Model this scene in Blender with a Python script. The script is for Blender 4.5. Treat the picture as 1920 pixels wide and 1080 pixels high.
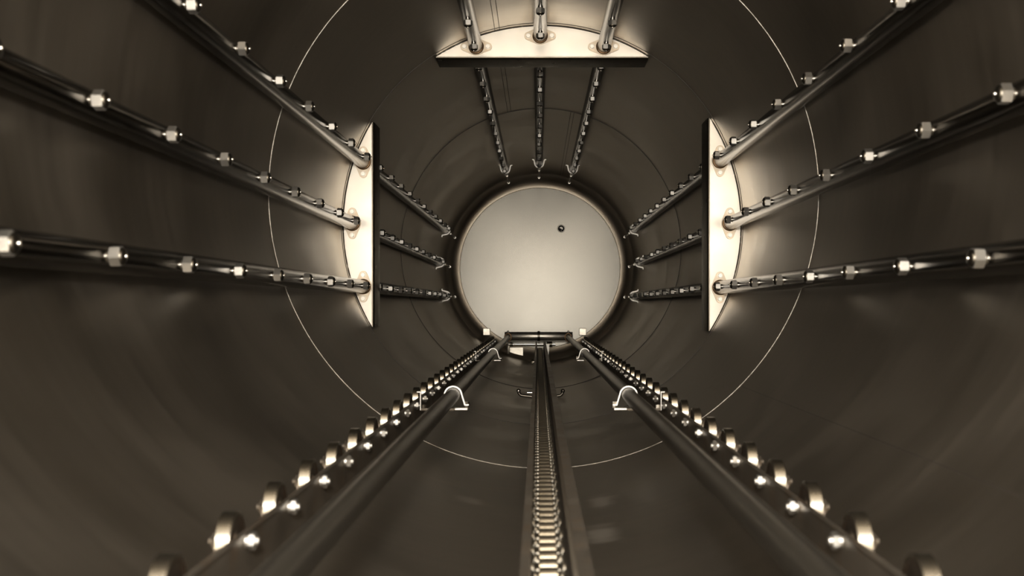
import bpy, bmesh, math, random
from mathutils import Vector, Matrix
from mathutils.geometry import tessellate_polygon
for o in list(bpy.data.objects): bpy.data.objects.remove(o, do_unlink=True)
S = bpy.context.scene
COL = S.collection
random.seed(4)
PI = math.pi
# ------------------------------------------------------------------ camera, light, exposure
# tank axis = world Y, tank radius = 1 m, origin on the axis; camera stands low, a little left of the axis
CX, CZ = -0.02, -0.41
cd = bpy.data.cameras.new('camera'); cam = bpy.data.objects.new('camera', cd); COL.objects.link(cam)
cam.location = (CX, 0, CZ); cam.rotation_euler = (PI/2, 0, 0)
cd.sensor_width = 36; cd.lens = 37.5; cd.clip_start = 0.02
cd.shift_x = -49/1920; cd.shift_y = 34/1920
cd.dof.use_dof = True; cd.dof.focus_distance = 6.0; cd.dof.aperture_fstop = 4.5
S.camera = cam
w = bpy.data.worlds.new('world'); S.world = w; w.use_nodes = True
w.node_tree.nodes['Background'].inputs[0].default_value = (1.0, 0.93, 0.84, 1)
w.node_tree.nodes['Background'].inputs[1].default_value = 1.5
def lamp(name, loc, power, size, target, col=(1, .95, .87)):
    l = bpy.data.lights.new(name, 'AREA'); l.shape = 'DISK'; l.size = size; l.energy = power; l.color = col
    o = bpy.data.objects.new(name, l); COL.objects.link(o); o.location = loc
    o.rotation_euler = (Vector(target)-Vector(loc)).to_track_quat('-Z', 'Y').to_euler(); return o
lamp('work_lamp', (-0.05, -0.35, 0.0), 36, 0.16, (0, 11, 0))
for sx in (-1, 1): lamp('side_fill', (sx*1.0, -0.45, -0.05), 11, 0.55, (0, 9, -.3))  # fill lights added either side of the opening to brighten the wheel treads
S.view_settings.view_transform = 'Standard'; S.view_settings.look = 'None'
S.view_settings.exposure = 0.85; S.view_settings.gamma = 1; S.view_settings.use_curve_mapping = False
# ------------------------------------------------------------------ helpers
def N(nt, t, **k):
    n = nt.nodes.new(t)
    for a, b in k.items(): setattr(n, a, b)
    return n
def metal(name, col, rough, var=0.0, scale=4.0, stretch=(1, 1, 1), bump=0.0, metallic=1.0, dirt=None, dirt_amt=0.0, coat=0.0):
    m = bpy.data.materials.new(name); m.use_nodes = True; nt = m.node_tree
    b = nt.nodes['Principled BSDF']
    b.inputs['Metallic'].default_value = metallic; b.inputs['Coat Weight'].default_value = coat; b.inputs['Coat Roughness'].default_value = .06; b.inputs['Coat IOR'].default_value = 1.8
    b.inputs['Base Color'].default_value = (*col, 1); b.inputs['Roughness'].default_value = rough
    tc = N(nt, 'ShaderNodeTexCoord'); mp = N(nt, 'ShaderNodeMapping'); mp.inputs['Scale'].default_value = stretch
    nt.links.new(tc.outputs['Object'], mp.inputs[0])
    nz = N(nt, 'ShaderNodeTexNoise'); nz.inputs['Scale'].default_value = scale; nz.inputs['Detail'].default_value = 5
    nt.links.new(mp.outputs[0], nz.inputs[0])
    mr = N(nt, 'ShaderNodeMapRange'); mr.inputs[1].default_value = .3; mr.inputs[2].default_value = .7
    mr.inputs[3].default_value = max(.02, rough-var); mr.inputs[4].default_value = rough+var
    nt.links.new(nz.outputs[0], mr.inputs[0]); nt.links.new(mr.outputs[0], b.inputs['Roughness'])
    if dirt:
        n2 = N(nt, 'ShaderNodeTexNoise'); n2.inputs['Scale'].default_value = scale*2.3; n2.inputs['Detail'].default_value = 6
        nt.links.new(tc.outputs['Object'], n2.inputs[0])
        cr = N(nt, 'ShaderNodeMapRange'); cr.inputs[1].default_value = .5; cr.inputs[2].default_value = .75
        cr.inputs[4].default_value = dirt_amt
        nt.links.new(n2.outputs[0], cr.inputs[0])
        mx = N(nt, 'ShaderNodeMix', data_type='RGBA')
        nt.links.new(cr.outputs[0], mx.inputs[0]); mx.inputs[6].default_value = (*col, 1); mx.inputs[7].default_value = (*dirt, 1)
        nt.links.new(mx.outputs[2], b.inputs['Base Color'])
    if bump:
        bp = N(nt, 'ShaderNodeBump'); bp.inputs['Strength'].default_value = bump; bp.inputs['Distance'].default_value = .002
        nt.links.new(nz.outputs[0], bp.inputs['Height']); nt.links.new(bp.outputs[0], b.inputs['Normal'])
    return m
def wall_metal(name, col, rough, pale_marks=(), var=1.0, bump=.12):
    """satin stainless sheet: cloudy polish marks, fine brushing round the circumference, pale marks"""
    m = bpy.data.materials.new(name); m.use_nodes = True; nt = m.node_tree; L = nt.links.new
    b = nt.nodes['Principled BSDF']; b.inputs['Metallic'].default_value = 1.0
    tc = N(nt, 'ShaderNodeTexCoord')
    c1 = N(nt, 'ShaderNodeTexNoise'); c1.inputs['Scale'].default_value = 1.6; c1.inputs['Detail'].default_value = 4; c1.inputs['Distortion'].default_value = .6
    L(tc.outputs['Object'], c1.inputs[0])
    mp = N(nt, 'ShaderNodeMapping'); mp.inputs['Scale'].default_value = (2, 26, 2)
    L(tc.outputs['Object'], mp.inputs[0])
    c2 = N(nt, 'ShaderNodeTexNoise'); c2.inputs['Scale'].default_value = 1.0; c2.inputs['Detail'].default_value = 6
    L(mp.outputs[0], c2.inputs[0])
    a = N(nt, 'ShaderNodeMath', operation='MULTIPLY_ADD'); L(c2.outputs[0], a.inputs[0]); a.inputs[1].default_value = .35; L(c1.outputs[0], a.inputs[2])
    mr = N(nt, 'ShaderNodeMapRange'); mr.inputs[1].default_value = .45; mr.inputs[2].default_value = .95
    mr.inputs[3].default_value = rough-.06*var; mr.inputs[4].default_value = rough+.08*var
    L(a.outputs[0], mr.inputs[0])
    mc = N(nt, 'ShaderNodeMapRange'); mc.inputs[1].default_value = .45; mc.inputs[2].default_value = .95
    mc.inputs[3].default_value = 1-.2*var; mc.inputs[4].default_value = 1+.15*var
    L(a.outputs[0], mc.inputs[0])
    vm = N(nt, 'ShaderNodeVectorMath', operation='SCALE'); vm.inputs[0].default_value = col; L(mc.outputs[0], vm.inputs['Scale'])
    colout = vm.outputs[0]; rout = mr.outputs[0]
    for (x, y, hx, hy, amt) in pale_marks:       # pale stains and other paler, rougher patches at fixed places on the sheet
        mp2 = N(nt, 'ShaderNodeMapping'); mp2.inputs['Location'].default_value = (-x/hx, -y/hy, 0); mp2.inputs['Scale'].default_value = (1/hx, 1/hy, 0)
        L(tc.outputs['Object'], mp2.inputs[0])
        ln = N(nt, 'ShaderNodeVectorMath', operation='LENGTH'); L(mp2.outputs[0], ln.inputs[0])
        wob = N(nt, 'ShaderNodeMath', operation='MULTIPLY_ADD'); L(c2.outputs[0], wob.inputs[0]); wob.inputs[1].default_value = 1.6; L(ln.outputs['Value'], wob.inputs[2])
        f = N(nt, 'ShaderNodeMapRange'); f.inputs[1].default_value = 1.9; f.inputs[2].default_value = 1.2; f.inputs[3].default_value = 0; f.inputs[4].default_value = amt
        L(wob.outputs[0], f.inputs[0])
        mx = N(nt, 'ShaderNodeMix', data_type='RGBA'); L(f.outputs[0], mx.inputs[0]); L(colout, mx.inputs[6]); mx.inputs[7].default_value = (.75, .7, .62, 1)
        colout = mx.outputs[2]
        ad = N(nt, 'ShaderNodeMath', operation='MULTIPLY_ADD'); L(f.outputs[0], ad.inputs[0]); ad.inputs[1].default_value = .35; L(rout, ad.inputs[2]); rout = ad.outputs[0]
    L(colout, b.inputs['Base Color']); L(rout, b.inputs['Roughness'])
    bp = N(nt, 'ShaderNodeBump'); bp.inputs['Strength'].default_value = bump; bp.inputs['Distance'].default_value = .004
    L(c2.outputs[0], bp.inputs['Height']); L(bp.outputs[0], b.inputs['Normal'])
    return m
WALLC = (.41, .366, .305)
M = dict(
    wall=wall_metal('satin_steel_wall', WALLC, .40),
    floor=wall_metal('satin_steel_floor', WALLC, .40, pale_marks=[(.165, 3.15, .05, .12, .5), (.14, 2.72, .055, .13, .5), (.22, 5.1, .06, .3, .3), (-.22, 3.1, .05, .06, .3), (0, 5.62, .40, .035, .35), (0, 9.2, .3, .06, .25)]),  # small pale stains, plus narrow paler bands across the floor
    crown=wall_metal('satin_steel_end', (.090, .085, .074), .225, var=.1, bump=.02),
    weld=metal('weld_bead', (.33, .31, .28), .42, .1, 60, bump=.6),
    seam=metal('weld_dark', (.10, .09, .08), .6, .1, 40, metallic=.6),
    plate=metal('matte_plate', (.74, .70, .63), .42, .04, 6, dirt=(.8, .72, .6), dirt_amt=.4),
    pipe=metal('polished_pipe', (.125, .112, .095), .22, .01, 5),
    bright=metal('bright_steel', (.85, .82, .76), .22, .05, 20),
    hex=metal('hex_steel', (.58, .56, .52), .46, .06, 15),
    dark=metal('dark_steel', (.16, .145, .12), .32, .06, 12),
    tread=metal('wheel_tread', (.56, .52, .44), .27, .01, 25),
    side=metal('wheel_side', (.17, .14, .11), .5, .1, 12, dirt=(.2, .1, .04), dirt_amt=.4),
    rail=metal('rail_steel', (.21, .18, .145), .48, .1, 8, dirt=(.25, .14, .06), dirt_amt=.35, metallic=.85),
    rod=metal('rod_steel', (.19, .17, .14), .31, .02, 9, metallic=.9),
    strap=metal('pale_strap', (.9, .86, .8), .45, .05, 20, metallic=.7),
    chain=metal('chain_roller', (.8, .74, .62), .34, .06, 40),
    link=metal('chain_plate', (.30, .27, .22), .42, .06, 40),
    pad=metal('pale_pad', (.85, .80, .70), .38, .04, 40, dirt=(.6, .52, .4), dirt_amt=.4),
    flange=metal('flange_steel', (.50, .43, .34), .42, .05, 20, dirt=(.6, .4, .22), dirt_amt=.4),
    tread2=metal('satin_tube', (.92, .88, .80), .40, .03, 20),
    rust=metal('heat_tinted_steel', (.30, .19, .11), .4, .1, 30),
    hole=metal('black_hole', (.01, .01, .01), .8, metallic=0),
)
def finish(bm, name, mat, parent=None, smooth=40):
    me = bpy.data.meshes.new(name)
    bmesh.ops.recalc_face_normals(bm, faces=bm.faces[:]) if bm.faces else None
    bm.to_mesh(me); bm.free(); me.materials.append(mat)
    if smooth:
        me.polygons.foreach_set('use_smooth', [True]*len(me.polygons))
        me.set_sharp_from_angle(angle=math.radians(smooth))
    o = bpy.data.objects.new(name, me); COL.objects.link(o)
    if parent: o.parent = parent
    return o
def thing(name, label, cat, loc=(0, 0, 0), rot=(0, 0, 0), group=None):
    o = bpy.data.objects.new(name, None); COL.objects.link(o); o.empty_display_size = .1
    o.location = loc; o.rotation_euler = rot; o['label'] = label; o['category'] = cat
    if group: o['group'] = group
    return o
def tag(o, label, cat, group=None):
    o['label'] = label; o['category'] = cat
    if group: o['group'] = group
    return o
def struct(o): o['kind'] = 'structure'; return o
def dup(o, parent=None, **kw):
    c = o.copy(); COL.objects.link(c)
    if parent: c.parent = parent
    for ch in [x for x in o.children]: dup(ch, c)
    return c
def prism(bm, c, ax, r0, r1=None, length=1, n=24, phase=0.0, caps=True):
    """solid of revolution segment: starts at c, runs along ax for length"""
    r1 = r0 if r1 is None else r1
    ax = Vector(ax).normalized(); u = ax.orthogonal().normalized(); v = ax.cross(u); c = Vector(c)
    A = [bm.verts.new(c+(u*math.cos(phase+2*PI*i/n)+v*math.sin(phase+2*PI*i/n))*r0) for i in range(n)]
    B = [bm.verts.new(c+ax*length+(u*math.cos(phase+2*PI*i/n)+v*math.sin(phase+2*PI*i/n))*r1) for i in range(n)]
    for i in range(n): bm.faces.new((A[i], A[(i+1) % n], B[(i+1) % n], B[i]))
    if caps: bm.faces.new(A[::-1]); bm.faces.new(B)
def lathe(bm, c, ax, prof, n=32, u=None):
    """prof: list of (distance along ax, radius); radius 0 closes to a point"""
    ax = Vector(ax).normalized(); u = Vector(u) if u else ax.orthogonal().normalized(); v = ax.cross(u); c = Vector(c); prev = None
    for (d, r) in prof:
        if r <= 1e-6: ring = [bm.verts.new(c+ax*d)]
        else: ring = [bm.verts.new(c+ax*d+(u*math.cos(2*PI*i/n)+v*math.sin(2*PI*i/n))*r) for i in range(n)]
        if prev:
            for i in range(n):
                a = prev[i % len(prev)]; b = prev[(i+1) % len(prev)]; e = ring[(i+1) % len(ring)]; f = ring[i % len(ring)]
                vs = []
                for q in (a, b, e, f):
                    if q not in vs: vs.append(q)
                if len(vs) > 2: bm.faces.new(vs)
        prev = ring
def box(bm, x0, x1, y0, y1, z0, z1, bev=0.0):
    r = bmesh.ops.create_cube(bm, size=1)
    bmesh.ops.scale(bm, vec=(abs(x1-x0), abs(y1-y0), abs(z1-z0)), verts=r['verts'])
    bmesh.ops.translate(bm, vec=((x0+x1)/2, (y0+y1)/2, (z0+z1)/2), verts=r['verts'])
    if bev:
        es = list({e for v in r['verts'] for e in v.link_edges})
        bmesh.ops.bevel(bm, geom=es, offset=bev, segments=2, affect='EDGES', profile=.5)
def tube(bm, pts, r, n=12, closed=False):
    pts = [Vector(p) for p in pts]; rings = []; m = len(pts); up = None
    for i, p in enumerate(pts):
        if closed: t = (pts[(i+1) % m]-pts[i-1]).normalized()
        else: t = (pts[min(i+1, m-1)]-pts[max(i-1, 0)]).normalized()
        if up is None: up = t.orthogonal().normalized()
        up = (up-t*up.dot(t)).normalized(); v = t.cross(up)
        rings.append([bm.verts.new(p+(up*math.cos(2*PI*k/n)+v*math.sin(2*PI*k/n))*r) for k in range(n)])
    for i in range(m if closed else m-1):
        a = rings[i]; b = rings[(i+1) % m]
        for k in range(n): bm.faces.new((a[k], a[(k+1) % n], b[(k+1) % n], b[k]))
    if not closed: bm.faces.new(rings[0][::-1]); bm.faces.new(rings[-1])
def extrude_profile(bm, prof, y0, y1, close=True):
    """prof: closed list of (x, z); extruded along y"""
    A = [bm.verts.new((x, y0, z)) for x, z in prof]; B = [bm.verts.new((x, y1, z)) for x, z in prof]; n = len(prof)
    for i in range(n): bm.faces.new((A[i], A[(i+1) % n], B[(i+1) % n], B[i]))
    bm.faces.new(A[::-1]); bm.faces.new(B)
def slab(bm, outer, holes, y0, y1):
    """flat plate in XZ with holes, thickness y0..y1"""
    loops = [outer]+holes
    P = [[Vector((x, z, 0)) for x, z in lp] for lp in loops]
    tris = tessellate_polygon(P); flat = [p for lp in P for p in lp]
    A = [bm.verts.new((p.x, y0, p.y)) for p in flat]; B = [bm.verts.new((p.x, y1, p.y)) for p in flat]
    for t in tris:
        try:
            bm.faces.new([A[i] for i in t]); bm.faces.new([B[i] for i in reversed(t)])
        except ValueError: pass
    k = 0
    for lp in loops:
        n = len(lp)
        for i in range(n):
            a, b = k+i, k+(i+1) % n
            bm.faces.new((A[a], A[b], B[b], B[a]))
        k += n
def hexagon_sides(r, n=6, ph=0): return [(r*math.cos(ph+2*PI*i/n), r*math.sin(ph+2*PI*i/n)) for i in range(n)]
def band(bm, path, t, w2):
    """flat strip bent along a path in XZ: thickness t to both sides of the path, width 2*w2 along y"""
    vs = []
    for k, p in enumerate(path):
        a = Vector(path[max(k-1, 0)]); b = Vector(path[min(k+1, len(path)-1)]); d = (b-a).normalized(); n = Vector((-d.y, d.x))
        q0 = Vector(p)-n*t/2; q1 = Vector(p)+n*t/2
        vs.append([bm.verts.new((q0.x, -w2, q0.y)), bm.verts.new((q1.x, -w2, q1.y)), bm.verts.new((q1.x, w2, q1.y)), bm.verts.new((q0.x, w2, q0.y))])
    for a, b in zip(vs, vs[1:]):
        for k in range(4): bm.faces.new((a[k], a[(k+1) % 4], b[(k+1) % 4], b[k]))
    bm.faces.new(vs[0]); bm.faces.new(vs[-1][::-1])
# ------------------------------------------------------------------ the tank shell
Y0, YE = -0.1, 11.3          # open near end, start of the far head
def shell(name, a0, a1, mat):
    bm = bmesh.new(); n = 64; ys = [Y0+(YE-Y0)*j/24 for j in range(25)]
    g = [[bm.verts.new((math.cos(a0+(a1-a0)*i/n), y, math.sin(a0+(a1-a0)*i/n))) for i in range(n+1)] for y in ys]
    for j in range(24):
        for i in range(n): bm.faces.new((g[j][i], g[j][i+1], g[j+1][i+1], g[j+1][i]))
    me = bpy.data.meshes.new(name)
    for f in bm.faces:
        c = f.calc_center_median(); f.normal_update()
        if f.normal.dot(Vector((c.x, 0, c.z))) > 0: f.normal_flip()
    bm.to_mesh(me); bm.free(); me.materials.append(mat)
    me.polygons.foreach_set('use_smooth', [True]*len(me.polygons))
    # exact round normals so the four sheets shade as one cylinder
    me.normals_split_custom_set_from_vertices([(-v.co.x, 0, -v.co.z) for v in me.vertices])
    o = bpy.data.objects.new(name, me); COL.objects.link(o); return struct(o)
q = PI/4
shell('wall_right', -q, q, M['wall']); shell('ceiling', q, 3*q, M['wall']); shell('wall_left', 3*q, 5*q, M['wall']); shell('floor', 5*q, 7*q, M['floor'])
RC = 0.86; AM = math.radians(84); RK = (1-RC)/(1-math.cos(AM)); YC = YE+RK*math.sin(AM)
bm = bmesh.new()
prof = [(YE+RK*math.sin(AM*t/14), 1-RK*(1-math.cos(AM*t/14))) for t in range(15)]
lathe(bm, (0, 0, 0), (0, 1, 0), prof, n=256, u=(1, 0, 0))
struct(finish(bm, 'trim_9', M['wall'], smooth=60)).name = 'trim_9'
bm = bmesh.new()
lathe(bm, (0, 0, 0), (0, 1, 0), [(YC+.015*(1-(k/16)**2), RC*k/16) for k in range(16, -1, -1)], n=256, u=(1, 0, 0))
struct(finish(bm, 'wall_back', M['crown'], smooth=60))
tn = [0]
def trim(bm, mat):
    tn[0] += 1; return struct(finish(bm, 'trim_%d' % tn[0], mat))
def ring(y, r, mat, R=1.0, wob=0.0):
    bm = bmesh.new(); n = 256
    tube(bm, [((R-r*.3)*math.cos(2*PI*i/n), y+wob*random.uniform(-1, 1), (R-r*.3)*math.sin(2*PI*i/n)) for i in range(n)], r, 8, closed=True)
    trim(bm, mat)
ring(3.876, .0018, M['weld'], wob=.0008)
ring(7.60, .0030, M['seam'], wob=.0008)
ring(5.31, .0016, M['seam'], wob=.0008)
ring(YC, .0045, M['tread2'], R=RC+.002)
def seam(ang, y0, y1, r, mat):
    bm = bmesh.new(); R = 1-r*.3
    tube(bm, [(R*math.cos(ang), y0, R*math.sin(ang)), (R*math.cos(ang), y1, R*math.sin(ang))], r, 8); trim(bm, mat)
for d in (-.012, .012):
    seam(math.radians(103)+d, 3.88, 7.6, .0016, M['seam'])
    seam(math.radians(77)+d, 7.6, YE, .0016, M['seam'])
seam(math.radians(-44.4), Y0, 3.87, .0005, M['seam'])
# ------------------------------------------------------------------ baffle plates
YP, LIP, TH = 5.355, .19, .005
PR = .033                                     # pipe radius
def circle(cx, cz, r, n=32): return [(cx+r*math.cos(2*PI*i/n), cz+r*math.sin(2*PI*i/n)) for i in range(n)]
def baffle(side, label):
    # local frame: chord at x = -e, arc bulges to -x; rotated about Y for the other sides
    rot = {'left': 0, 'right': PI, 'top': PI/2}[side]
    e = {'left': .855, 'right': .842, 'top': .843}[side]
    root = thing('baffle_plate', label, 'baffle', (0, YP, 0), (0, rot, 0), 'baffle plates between the two pipe runs')
    R = .9985; a = math.acos(e/R); pts = [(-R*math.cos(-a+2*a*i/64), R*math.sin(-a+2*a*i/64)) for i in range(65)]
    inv = Matrix.Rotation(-rot, 4, 'Y'); hs = []
    for (px, pz) in PIPES[side]:
        v = inv @ Vector((px, 0, pz)); hs.append(circle(v.x, v.z, PR+.004))
    bm = bmesh.new(); slab(bm, pts, hs, 0, TH); finish(bm, 'panel', M['plate'], root, 30)
    # folded lip along the chord, rounded at the fold
    h = R*math.sin(a)-.002; rr = .012; bm = bmesh.new(); prof = [(-e-.001, 0)]
    prof += [(-e+rr*math.sin(t*PI/12), rr-rr*math.cos(t*PI/12)) for t in range(7)]
    prof += [(-e+rr, LIP), (-e+rr-TH, LIP), (-e+rr-TH, rr)]+[(-e+(rr-TH)*math.sin(t*PI/12), rr-(rr-TH)*math.cos(t*PI/12)) for t in range(5, 0, -1)]+[(-e-.001, TH)]
    A = [bm.verts.new((x, y, -h)) for x, y in prof]; B = [bm.verts.new((x, y, h)) for x, y in prof]; n = len(prof)
    for i in range(n): bm.faces.new((A[i], A[(i+1) % n], B[(i+1) % n], B[i]))
    bm.faces.new(A[::-1]); bm.faces.new(B); finish(bm, 'folded_lip', M['dark'], root, 50)
    bm = bmesh.new()
    tube(bm, [(-(.997)*math.cos(-a+2*a*i/90), random.uniform(-.0015, .0015), .997*math.sin(-a+2*a*i/90)) for i in range(91)], .0018, 6)
    finish(bm, 'edge_weld', M['seam'], root)
PIPES = dict(left=[(-.897, .312), (-.952, 0.005), (-.897, -.312)], right=[(.892, .318), (.941, .005), (.892, -.316)],
             top=[(-.331, .891), (-.010, .945), (.309, .891)])
baffle('left', 'bright half-moon baffle plate on the left tank wall, three pipes through it')
baffle('right', 'bright half-moon baffle plate on the right tank wall, three pipes through it')
baffle('top', 'bright half-moon baffle plate hanging from the top of the tank')
# ------------------------------------------------------------------ spray pipes
PITCH = .4330
# master nozzle, built along +x from the pipe surface
bm = bmesh.new(); lathe(bm, (PR-.002, 0, 0), (1, 0, 0), [(0, .0), (0, .0125), (.003, .0125), (.004, .010), (.010, .010)], 20)
collar0 = finish(bm, 'collar', M['bright'])
bm = bmesh.new(); ph = 0; R6 = .0215
prism(bm, (PR+.006, 0, 0), (1, 0, 0), R6, R6, .021, 6)
bmesh.ops.bevel(bm, geom=bm.edges[:], offset=.0012, segments=2, affect='EDGES')
nozzle0 = finish(bm, 'nozzle', M['hex'], smooth=8)
bm = bmesh.new(); lathe(bm, (PR+.027, 0, 0), (1, 0, 0), [(0, 0), (0, .0175), (.003, .0168), (.006, .013), (.0075, .006), (.0078, .0)], 24)
cap0 = finish(bm, 'tip_cap', M['dark'])
bm = bmesh.new(); lathe(bm, (PR+.033, 0, 0), (1, 0, 0), [(0, .0), (0, .0045), (.004, .004), (.006, .002), (.0065, 0)], 12)
orif0 = finish(bm, 'orifice', M['bright'])
for c in (collar0, cap0, orif0): c.parent = nozzle0
def hull_diamond(rc, rb, d):
    # tangent outline of a centre circle (rc) and two eye circles (rb) at z = +-d
    al = math.acos((rc-rb)/d); pts = []
    def arc(cx, cz, r, a0, a1, n): return [(cx+r*math.cos(a0+(a1-a0)*i/n), cz+r*math.sin(a0+(a1-a0)*i/n)) for i in range(n+1)]
    pts += arc(0, 0, rc, -(PI/2-al), PI/2-al, 8)
    pts += arc(0, d, rb, PI/2-al, PI/2+al, 12)
    pts += arc(0, 0, rc, PI/2+al, 3*PI/2-al, 8)
    pts += arc(0, -d, rb, 3*PI/2-al, 3*PI/2+al, 12)
    return pts
bm = bmesh.new(); slab(bm, hull_diamond(.043, .020, .059), [circle(0, 0, PR+.0005)], -.009, -.001)
flange0 = finish(bm, 'flange', M['flange'], smooth=30)
for s in (-1, 1):
    bm = bmesh.new(); lathe(bm, (0, -.009, s*.059), (0, -1, 0), [(-.001, 0), (-.001, .0135), (.002, .0135), (.002, .0115), (.006, .0112), (.007, .0100), (.007, 0)], 20)
    finish(bm, 'flange_bolt', M['plate'], flange0, 30)
bm = bmesh.new(); lathe(bm, (0, -.016, 0), (0, 1, 0), [(0, PR-.001), (.001, PR+.002), (.006, PR+.005), (.009, PR+.007), (.010, PR-.001)], 40)
finish(bm, 'weld_collar', M['rust'], flange0)
# strap clamp at the far end
bm = bmesh.new(); r = PR+.009; pts = [(-.035, -.066), (-.032, -.050), (-.010, -r-.003)]
pts += [(r*math.cos(a), r*math.sin(a)) for a in [(-80+160*i/14)*PI/180 for i in range(15)]]
pts += [(-.010, r+.003), (-.032, .050), (-.035, .066)]
band(bm, pts, .011, .010)
clamp0 = finish(bm, 'strap_clamp', M['strap'])
for s in (-1, 1):
    bm = bmesh.new(); prism(bm, (-.048, 0, s*.060), (1, 0, 0), .009, .009, .022, 6); finish(bm, 'clamp_nut', M['bright'], clamp0)
masters = [nozzle0, flange0, clamp0]
def spray(side, idx, start, klist, label):
    rot = {'left': 0, 'right': PI, 'top': PI/2}[side]
    px, pz = PIPES[side][idx]
    root = thing('spray_pipe', label, 'pipe', (px, 0, pz), (0, rot, 0), 'spray pipes with hex nozzles')
    bm = bmesh.new(); lathe(bm, (0, Y0+.5, 0), (0, 1, 0), [(0, 0), (0, PR), (10.27-Y0-.5, PR), (10.29-Y0-.5, PR-.006), (10.295-Y0-.5, 0)], 40)
    finish(bm, 'tube', M['pipe'], root, 60)
    for k in klist:
        c = dup(nozzle0, root); c.location = (0, start+PITCH*k, 0); c.rotation_euler = (random.uniform(0, PI/3), 0, 0)
    f = dup(flange0, root); f.location = (0, YP, 0)
    f = dup(clamp0, root); f.location = (0, 10.12, 0)
    bm = bmesh.new(); prism(bm, (0, 10.29, 0), (0, 1, 0), .008, .008, .98, 12); tl = finish(bm, 'tail_rod', M['dark'], root)
    for yy in (10.62, 11.24):
        bm = bmesh.new(); prism(bm, (0, yy, 0), (0, 1, 0), .013, .013, .022, 6); finish(bm, 'tail_nut', M['bright'], tl, 25)
KL = range(-1, 19)
spray('left', 0, 2.125, KL, 'uppermost of the three nozzle pipes along the left wall')
spray('left', 1, 2.148, KL, 'middle nozzle pipe of three along the left wall')
spray('left', 2, 2.095, KL, 'lowest of the three nozzle pipes along the left wall')
spray('right', 0, 2.115, KL, 'uppermost of the three nozzle pipes along the right wall')
spray('right', 1, 2.085, KL, 'middle nozzle pipe of three along the right wall')
spray('right', 2, 2.095, KL, 'lowest of the three nozzle pipes along the right wall')
spray('top', 0, 2.12, KL, 'leftmost of the three nozzle pipes under the tank top')
spray('top', 1, 2.12, KL, 'centre nozzle pipe of three running under the tank top')
spray('top', 2, 2.12, KL, 'rightmost of the three nozzle pipes under the tank top')
# ------------------------------------------------------------------ wheel rails
WC, WX, WZ, WR, WW, WP = -.0115, .474, -.765, .0445, .0235, .2747
def rail(s, label):
    x = WC+s*WX
    root = thing('roller_rail', label, 'rail', (x, 0, -.83), (0, 0, 0), 'wheel rails along the tank floor')
    i, o = -s, s                              # inner / outer direction in x
    zt, zb = .082, 0.0
    bm = bmesh.new(); t = .004
    xi, xo = i*.0245, o*.0200
    # channel open to the top: inner web, floor, lower outer web, small inward foot
    P = [(xi+i*.012, zb), (xo, zb), (xo, .052), (xo-o*t, .052), (xo-o*t, zb+t), (xi-i*t, zb+t), (xi-i*t, zt-.001), (xi-i*.0015, zt), (xi+i*.0010, zt), (xi+i*.0032, zt-.003), (xi+i*.0032, zt-.006), (xi, zt-.007), (xi, zb+t), (xi+i*.012, zb+t)]
    extrude_profile(bm, P, Y0+.5, 11.05); finish(bm, 'channel', M['rail'], root, 30)
    z = WZ+.83
    # wheel master
    bm = bmesh.new(); h = WW/2
    lathe(bm, (0, 0, 0), (1, 0, 0), [(-h, WR-.006), (-h, WR-.0015), (-h+.0015, WR), (h-.0015, WR), (h, WR-.0015), (h, WR-.006)], 64)
    wh = finish(bm, 'wheel', M['tread'], root, 22)
    bm = bmesh.new()
    lathe(bm, (0, 0, 0), (1, 0, 0), [(-h, 0), (-h, .014), (-h+.003, .016), (-h+.003, WR-.010), (-h, WR-.006), (h, WR-.006), (h-.003, WR-.010), (h-.003, .016), (h, .014), (h, 0)], 48)
    finish(bm, 'hub', M['side'], wh, 30)
    bm = bmesh.new(); d = (i, 0, 0)
    prism(bm, (xi, 0, 0), d, .0115, .0105, .005, 20)
    b = finish(bm, 'bolt', M['hex'], wh, 30)
    bm2 = bmesh.new(); prism(bm2, (xi+i*.005, 0, 0), d, .0145, .0145, .009, 6)
    bmesh.ops.bevel(bm2, geom=bm2.edges[:], offset=.0012, segments=2, affect='EDGES')
    prism(bm2, (xi+i*.014, 0, 0), d, .0075, .006, .005, 16)
    finish(bm2, 'bolt_nut', M['hex'], wh, 20)
    bm2 = bmesh.new(); prism(bm2, (xo, 0, 0), (o, 0, 0), .0145, .013, .006, 6); prism(bm2, (xo+o*.006, 0, 0), (o, 0, 0), .007, .006, .006, 16)
    prism(bm2, (xo-o*.008, 0, 0), (o, 0, 0), .011, .011, .008, 16)
    # ear of the outer web carrying the axle end
    lathe(bm2, (xo-o*.004, 0, -.012), (o, 0, 0), [(0, 0), (0, .019), (.004, .019), (.004, 0)], 24)
    finish(bm2, 'axle_bracket', M['rail'], wh, 30)
    y = 1.614-WP; first = True
    while y < 11.0:
        c = wh if first else dup(wh, root)
        c.location = (0, y, z); first = False; y += WP
        for k in c.children:
            if k.name.startswith('bolt_nut'): k.rotation_euler.x = random.uniform(0, PI/3)
    # feet down to the round floor
    for yy in (.6, 3.8, 7.18, 10.7):
        bm = bmesh.new(); xf = x; zf = -math.sqrt(1-(abs(x)+.02)**2)+.004
        box(bm, -.022, .022, yy-.03, yy+.03, zf+.83+.0, 0, .002); finish(bm, 'foot', M['rail'], root, 30)
    return root
rail(-1, 'long channel rail of upright wheels on the left side of the tank floor')
rail(1, 'long channel rail of upright wheels on the right side of the tank floor')
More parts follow.
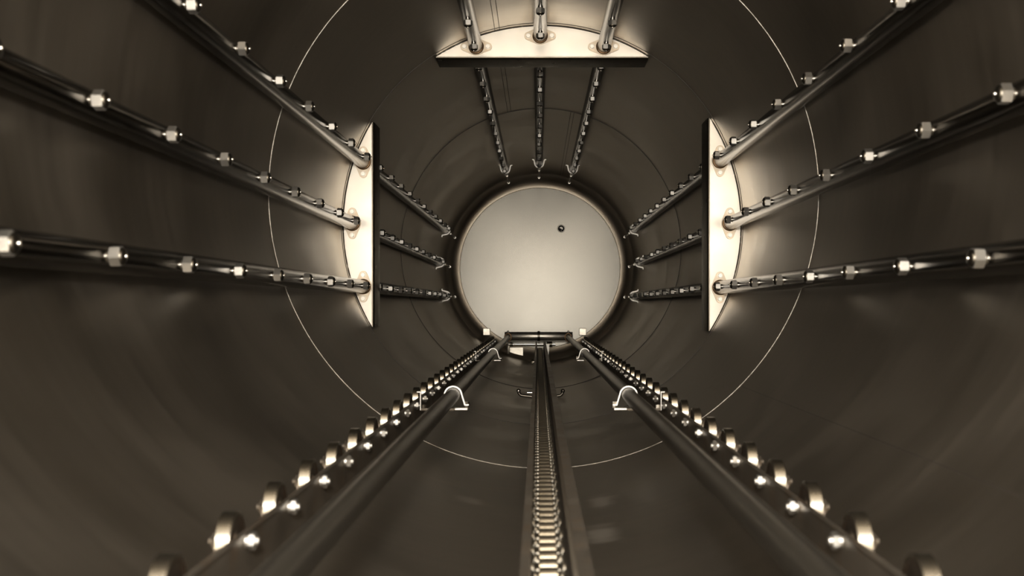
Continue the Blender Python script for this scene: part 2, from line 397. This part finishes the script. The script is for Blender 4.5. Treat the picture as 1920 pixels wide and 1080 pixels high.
# ------------------------------------------------------------------ guide rods + clamps
RX, RZ, RR = .305, -.725, .025
def rodx(s, y): return -.02+s*(.300+.005*y/10.7 if s < 0 else .326-.021*(y-1.37)/9.4)
for s, lb in ((-1, 'dull steel round rod running inside the left wheel rail'), (1, 'dull steel round rod running inside the right wheel rail')):
    bm = bmesh.new(); p0 = Vector((rodx(s, Y0+.5), Y0+.5, RZ)); p1 = Vector((rodx(s, 10.76), 10.76, RZ)); ln = (p1-p0).length
    lathe(bm, p0, p1-p0, [(0, 0), (0, RR), (ln, RR), (ln+.004, 0)], 48)
    tag(finish(bm, 'guide_rod', M['rod'], None, 60), lb, 'rod', 'guide rods')
def rod_clamp(s, y, label):
    x = rodx(s, y); i = -s
    root = thing('rod_clamp', label, 'clamp', (x, y, RZ), (0, 0, 0), 'strap clamps over the guide rods')
    r = RR+.003
    # flat strap bent over the rod (outer profile, width along y)
    path = [(-i*(r+.012), -.030), (-i*(r+.002), -.012)]+[(-i*r*math.cos(a), r*math.sin(a)) for a in [k*PI/14 for k in range(0, 14)]]+[(i*(r+.001), .0), (i*(r+.010), -.030), (i*(r+.012), -.037), (i*(r+.020), -.038), (i*(r+.028), -.037)]
    bm = bmesh.new(); t = .0045; w2 = .010
    vs = []
    for k, p in enumerate(path):
        a = Vector(path[max(k-1, 0)]); b = Vector(path[min(k+1, len(path)-1)]); d = (b-a).normalized(); n = Vector((-d.y, d.x))
        if i > 0: n = n
        else: n = -n
        q0 = Vector(p); q1 = q0+n*t
        vs.append([bm.verts.new((q0.x, -w2, q0.y)), bm.verts.new((q1.x, -w2, q1.y)), bm.verts.new((q1.x, w2, q1.y)), bm.verts.new((q0.x, w2, q0.y))])
    for a, b in zip(vs, vs[1:]):
        for k in range(4): bm.faces.new((a[k], a[(k+1) % 4], b[(k+1) % 4], b[k]))
    bm.faces.new(vs[0]); bm.faces.new(vs[-1][::-1]); finish(bm, 'strap', M['strap'], root, 45)
    bm = bmesh.new()
    xe = -i*.116
    box(bm, min(i*.005, i*.052), max(i*.005, i*.052), -.012, .012, -.054, -.0455, .002)
    finish(bm, 'base_bar', M['strap'], root, 10)
    bm = bmesh.new(); box(bm, min(xe, i*.004), max(xe, i*.004), -.009, .009, -.056, -.0475, .001); finish(bm, 'arm', M['rail'], root, 30)
    bm = bmesh.new(); prism(bm, (i*(r+.022), 0, -.0455), (0, 0, 1), .009, .009, .022, 6); finish(bm, 'clamp_bolt', M['bright'], root, 25)
    # thin angle that hooks the bar onto the rail
    bm = bmesh.new()
    box(bm, -i*.1145, -i*.1165, -.010, .010, -.054, .012); box(bm, -i*.117, -i*.128, -.010, .010, .009, .012)
    finish(bm, 'hook_angle', M['strap'], root, 30)
    bm = bmesh.new(); prism(bm, (-i*.104, 0, -.047), (0, 0, 1), .008, .008, .012, 6); finish(bm, 'angle_bolt', M['bright'], root, 25)
rod_clamp(-1, 3.79, 'nearer pale strap clamp over the left guide rod')
rod_clamp(1, 3.79, 'nearer pale strap clamp over the right guide rod')
rod_clamp(-1, 7.18, 'farther pale strap clamp over the left guide rod')
rod_clamp(1, 7.18, 'farther pale strap clamp over the right guide rod')
# ------------------------------------------------------------------ cross tube at the far end
ct = thing('cross_tube', 'thick polished tube lying across the far ends of the two guide rods', 'tube', (-.015, 10.83, -.715))
bm = bmesh.new(); lathe(bm, (-.345, 0, 0), (1, 0, 0), [(0, 0), (0, .040), (.004, .0435), (.686, .0435), (.69, .040), (.69, 0)], 48); finish(bm, 'tube', M['tread2'], ct, 60)
bm = bmesh.new(); lathe(bm, (-.012, 0, 0), (1, 0, 0), [(0, .043), (0, .053), (.026, .053), (.026, .043)], 40); finish(bm, 'centre_band', M['dark'], ct, 40)
for s in (-1, 1):
    bm = bmesh.new(); x = -.005+s*RX
    tube(bm, [(x+s*0+.033*math.cos(a), -.052, -.01+.040*math.sin(a)) for a in [2*PI*k/28 for k in range(28)]], .007, 10, closed=True)
    u = finish(bm, 'rod_collar', M['rust'], ct)
    for dz in (.046, -.066):
        bm = bmesh.new(); bmesh.ops.create_icosphere(bm, subdivisions=3, radius=.0125); bmesh.ops.translate(bm, vec=(x, -.055, dz), verts=bm.verts); finish(bm, 'cap_nut', M['strap'], u)
# ------------------------------------------------------------------ centre beam + chain
LZ = CZ-.355
beam = thing('chain_beam', 'long open channel beam down the middle of the tank floor', 'beam', (0, 0, LZ))
t = .004; xl, xr = CX-.0115, CX+.053; zf = -.100
bm = bmesh.new()
P = [(CX-.0248, 0), (xl, 0), (xl, zf+t), (xr, zf+t), (xr, 0), (CX+.0750, 0), (CX+.0750, -.003), (xr+t, -.003), (xr+t, zf), (xl-t, zf), (xl-t, -.003), (CX-.0248, -.003)]
extrude_profile(bm, P, Y0+.5, 10.72); finish(bm, 'channel', M['rail'], beam, 30)
for yy in (.8, 3.6, 10.4):
    bm = bmesh.new(); box(bm, CX-.005, CX+.045, yy-.02, yy+.02, -.232, zf, .002); finish(bm, 'post', M['rail'], beam, 30)
bm = bmesh.new(); prism(bm, (xl-t, 8.0, -.062), (-1, 0, 0), .017, .017, .012, 6); prism(bm, (xl-t-.012, 8.0, -.062), (-1, 0, 0), .009, .009, .01, 14); prism(bm, (xl-t-.022, 8.0, -.062), (-1, 0, 0), .017, .017, .010, 6)
finish(bm, 'side_bolt', M['bright'], beam, 25)
ch = thing('roller_chain', 'pale roller chain lying in the centre beam', 'chain', (CX+.0165, 0, CZ-.428))
CP, y0c = .0586, 1.2
def link_bm(bm, y, off, c=0):
    for s in (-1, 1):
        n = 10; x0 = s*off; x1 = s*(off+.0035); r = .016; pts = []
        pts += [(y+r*math.cos(PI/2+PI*k/n), r*math.sin(PI/2+PI*k/n)) for k in range(n+1)]
        pts += [(y+CP/2, -r*.72)]
        pts += [(y+CP+r*math.cos(-PI/2+PI*k/n), r*math.sin(-PI/2+PI*k/n)) for k in range(n+1)]
        pts += [(y+CP/2, r*.72)]
        A = [bm.verts.new((x0, a, b)) for a, b in pts]; B = [bm.verts.new((x1, a, b)) for a, b in pts]; m = len(pts)
        for k in range(m): bm.faces.new((A[k], A[(k+1) % m], B[(k+1) % m], B[k]))
        bm.faces.new(A[::-1]); bm.faces.new(B)
    prism(bm, (-.0285, y, 0), (1, 0, 0), .006, .006, .057, 12)
def roller_bm(bm, y):
    h = .0155; lathe(bm, (0, y, 0), (1, 0, 0), [(-h, 0), (-h, .0180), (-h+.0015, .0195), (h-.0015, .0195), (h, .0180), (h, 0)], 28)
lk = []
for off in (.0190, .0240):
    bm = bmesh.new(); link_bm(bm, 0, off); L0 = finish(bm, 'chain_link', M['link'], ch, 40)
    bm = bmesh.new(); roller_bm(bm, 0); finish(bm, 'roller', M['chain'], L0, 20); lk.append(L0)
for k in range(100):
    c = lk[k] if k < 2 else dup(lk[k % 2], ch)
    c.location = (0, y0c+CP*k, 0)
bm = bmesh.new(); bm2 = bmesh.new()
for k in range(100, 160):
    link_bm(bm, y0c+CP*k, (.0190, .0240)[k % 2]); roller_bm(bm2, y0c+CP*k)
a = finish(bm, 'chain_link', M['link'], ch, 40); a['kind'] = 'stuff'; b = finish(bm2, 'roller', M['chain'], a, 40); b['kind'] = 'stuff'
# ------------------------------------------------------------------ saddle under the beam
sd = thing('saddle_support', 'dark curved saddle with upright end bolts under the centre beam', 'support', (0, 6.8, -.99))
bm = bmesh.new()
pts = [(-.145, .036), (-.143, .028), (-.138, .020)]+[(x, .013-math.sqrt(1-x*x)+.99) for x in [-.128+.249*k/24 for k in range(25)]]+[(.131, .020), (.136, .028), (.138, .036)]
tube(bm, [(x, 0, z) for x, z in pts], .010, 12); finish(bm, 'curved_strap', M['dark'], sd, 60)
for x in (-.145, .138):
    bm = bmesh.new(); bmesh.ops.create_icosphere(bm, subdivisions=3, radius=.014); bmesh.ops.translate(bm, vec=(x, 0, .040), verts=bm.verts); finish(bm, 'cap_nut', M['bright' if x < 0 else 'dark'], sd)
bm = bmesh.new(); tube(bm, [(-.09, -.02, .030), (0, -.02, .030), (.09, -.02, .030)], .009, 12); finish(bm, 'cross_pin', M['bright'], sd)
bm = bmesh.new(); box(bm, CX+.0, CX+.042, -.02, .02, .015, .99+LZ+zf-.002, .002); finish(bm, 'post', M['dark'], sd, 30)
# ------------------------------------------------------------------ far shaft, gusset, pads, port
sh = thing('drive_shaft', 'thin bright shaft below the thick cross tube', 'shaft', (-.33, 11.02, -.803))
bm = bmesh.new(); prism(bm, (0, 0, 0), (1, 0, 0), .013, .013, .49, 24); finish(bm, 'shaft_bar', M['bright'], sh, 60)
for a, b, c in ((.400, .028, .055), (.02, .020, .03)):
    bm = bmesh.new(); prism(bm, (a, 0, 0), (1, 0, 0), b, b, c, 24); finish(bm, 'bearing', M['dark'], sh, 60)
for a, b, c in ((-.012, .018, -.105), (.405, .420, -.165)):
    bm = bmesh.new(); box(bm, a, b, .0, .02, c, .012, .002); finish(bm, 'shaft_hanger', M['dark'], sh, 30)
bm = bmesh.new(); slab(bm, [(.057, -.80), (.097, -.80), (.092, -.83), (.088, -.905), (.080, -.985), (.072, -.905), (.066, -.84)], [], 10.93, 10.945)
tag(finish(bm, 'gusset_bracket', M['strap'], None, 30), 'small pale tapering bracket right of the centre beam under the cross tube', 'bracket')
def head_y(rho): return YE+RK*math.sin(math.acos(1-(1-rho)/RK))
for x, lb in ((-.570, 'small pale square pad past the far end of the left wheel rail'), (.455, 'small pale square pad past the far end of the right wheel rail')):
    z = -.683; rho = math.hypot(x, z); pd = thing('end_pad', lb, 'pad', (x, 11.36, z), group='square pads at the rail ends')
    bm = bmesh.new(); box(bm, -.037, .037, 0, .012, -.037, .037, .004); finish(bm, 'pad_face', M['pad'], pd, 10)
    yb = head_y(rho) if rho > RC else YC+.015*(1-(rho/RC)**2)
    bm = bmesh.new(); prism(bm, (0, .012, 0), (0, 1, 0), .018, .018, yb-11.372, 16); finish(bm, 'stem', M['rail'], pd)
bm = bmesh.new()
arc = [(.955*math.cos(a), .955*math.sin(a)) for a in [math.radians(250.5+(259-250.5)*k/8) for k in range(9)]]
slab(bm, [(-.332, -.852), (-.182, -.852)]+[p for p in reversed(arc)]+[(-.325, -.885)], [], 11.38, 11.392)
tag(finish(bm, 'welded_block', M['pad'], None, 30), 'pale flat block with a curved lower corner under the thin shaft', 'block')
pt = thing('wall_port', 'dark round port hole high on the round end wall', 'port', (.227, YC+.015*(1-(.48/RC)**2), .423))
bm = bmesh.new(); lathe(bm, (0, .02, 0), (0, -1, 0), [(0, .043), (.026, .043), (.030, .040), (.030, .035), (.02, .033), (0, .033)], 40); finish(bm, 'rim', M['crown'], pt, 40)
bm = bmesh.new(); lathe(bm, (0, .004, 0), (0, -1, 0), [(0, 0), (0, .0335), (.012, .0335), (.012, .020), (.004, .018), (.004, 0)], 32); finish(bm, 'bore', M['hole'], pt, 40)
bm = bmesh.new(); bmesh.ops.create_icosphere(bm, subdivisions=3, radius=.007); bmesh.ops.translate(bm, vec=(0, -.014, -.022), verts=bm.verts); finish(bm, 'pin', M['bright'], pt)
# masters of the pipe fittings are not part of the place
def kill(o):
    for c in list(o.children): kill(c)
    bpy.data.objects.remove(o, do_unlink=True)
for m in masters: kill(m)
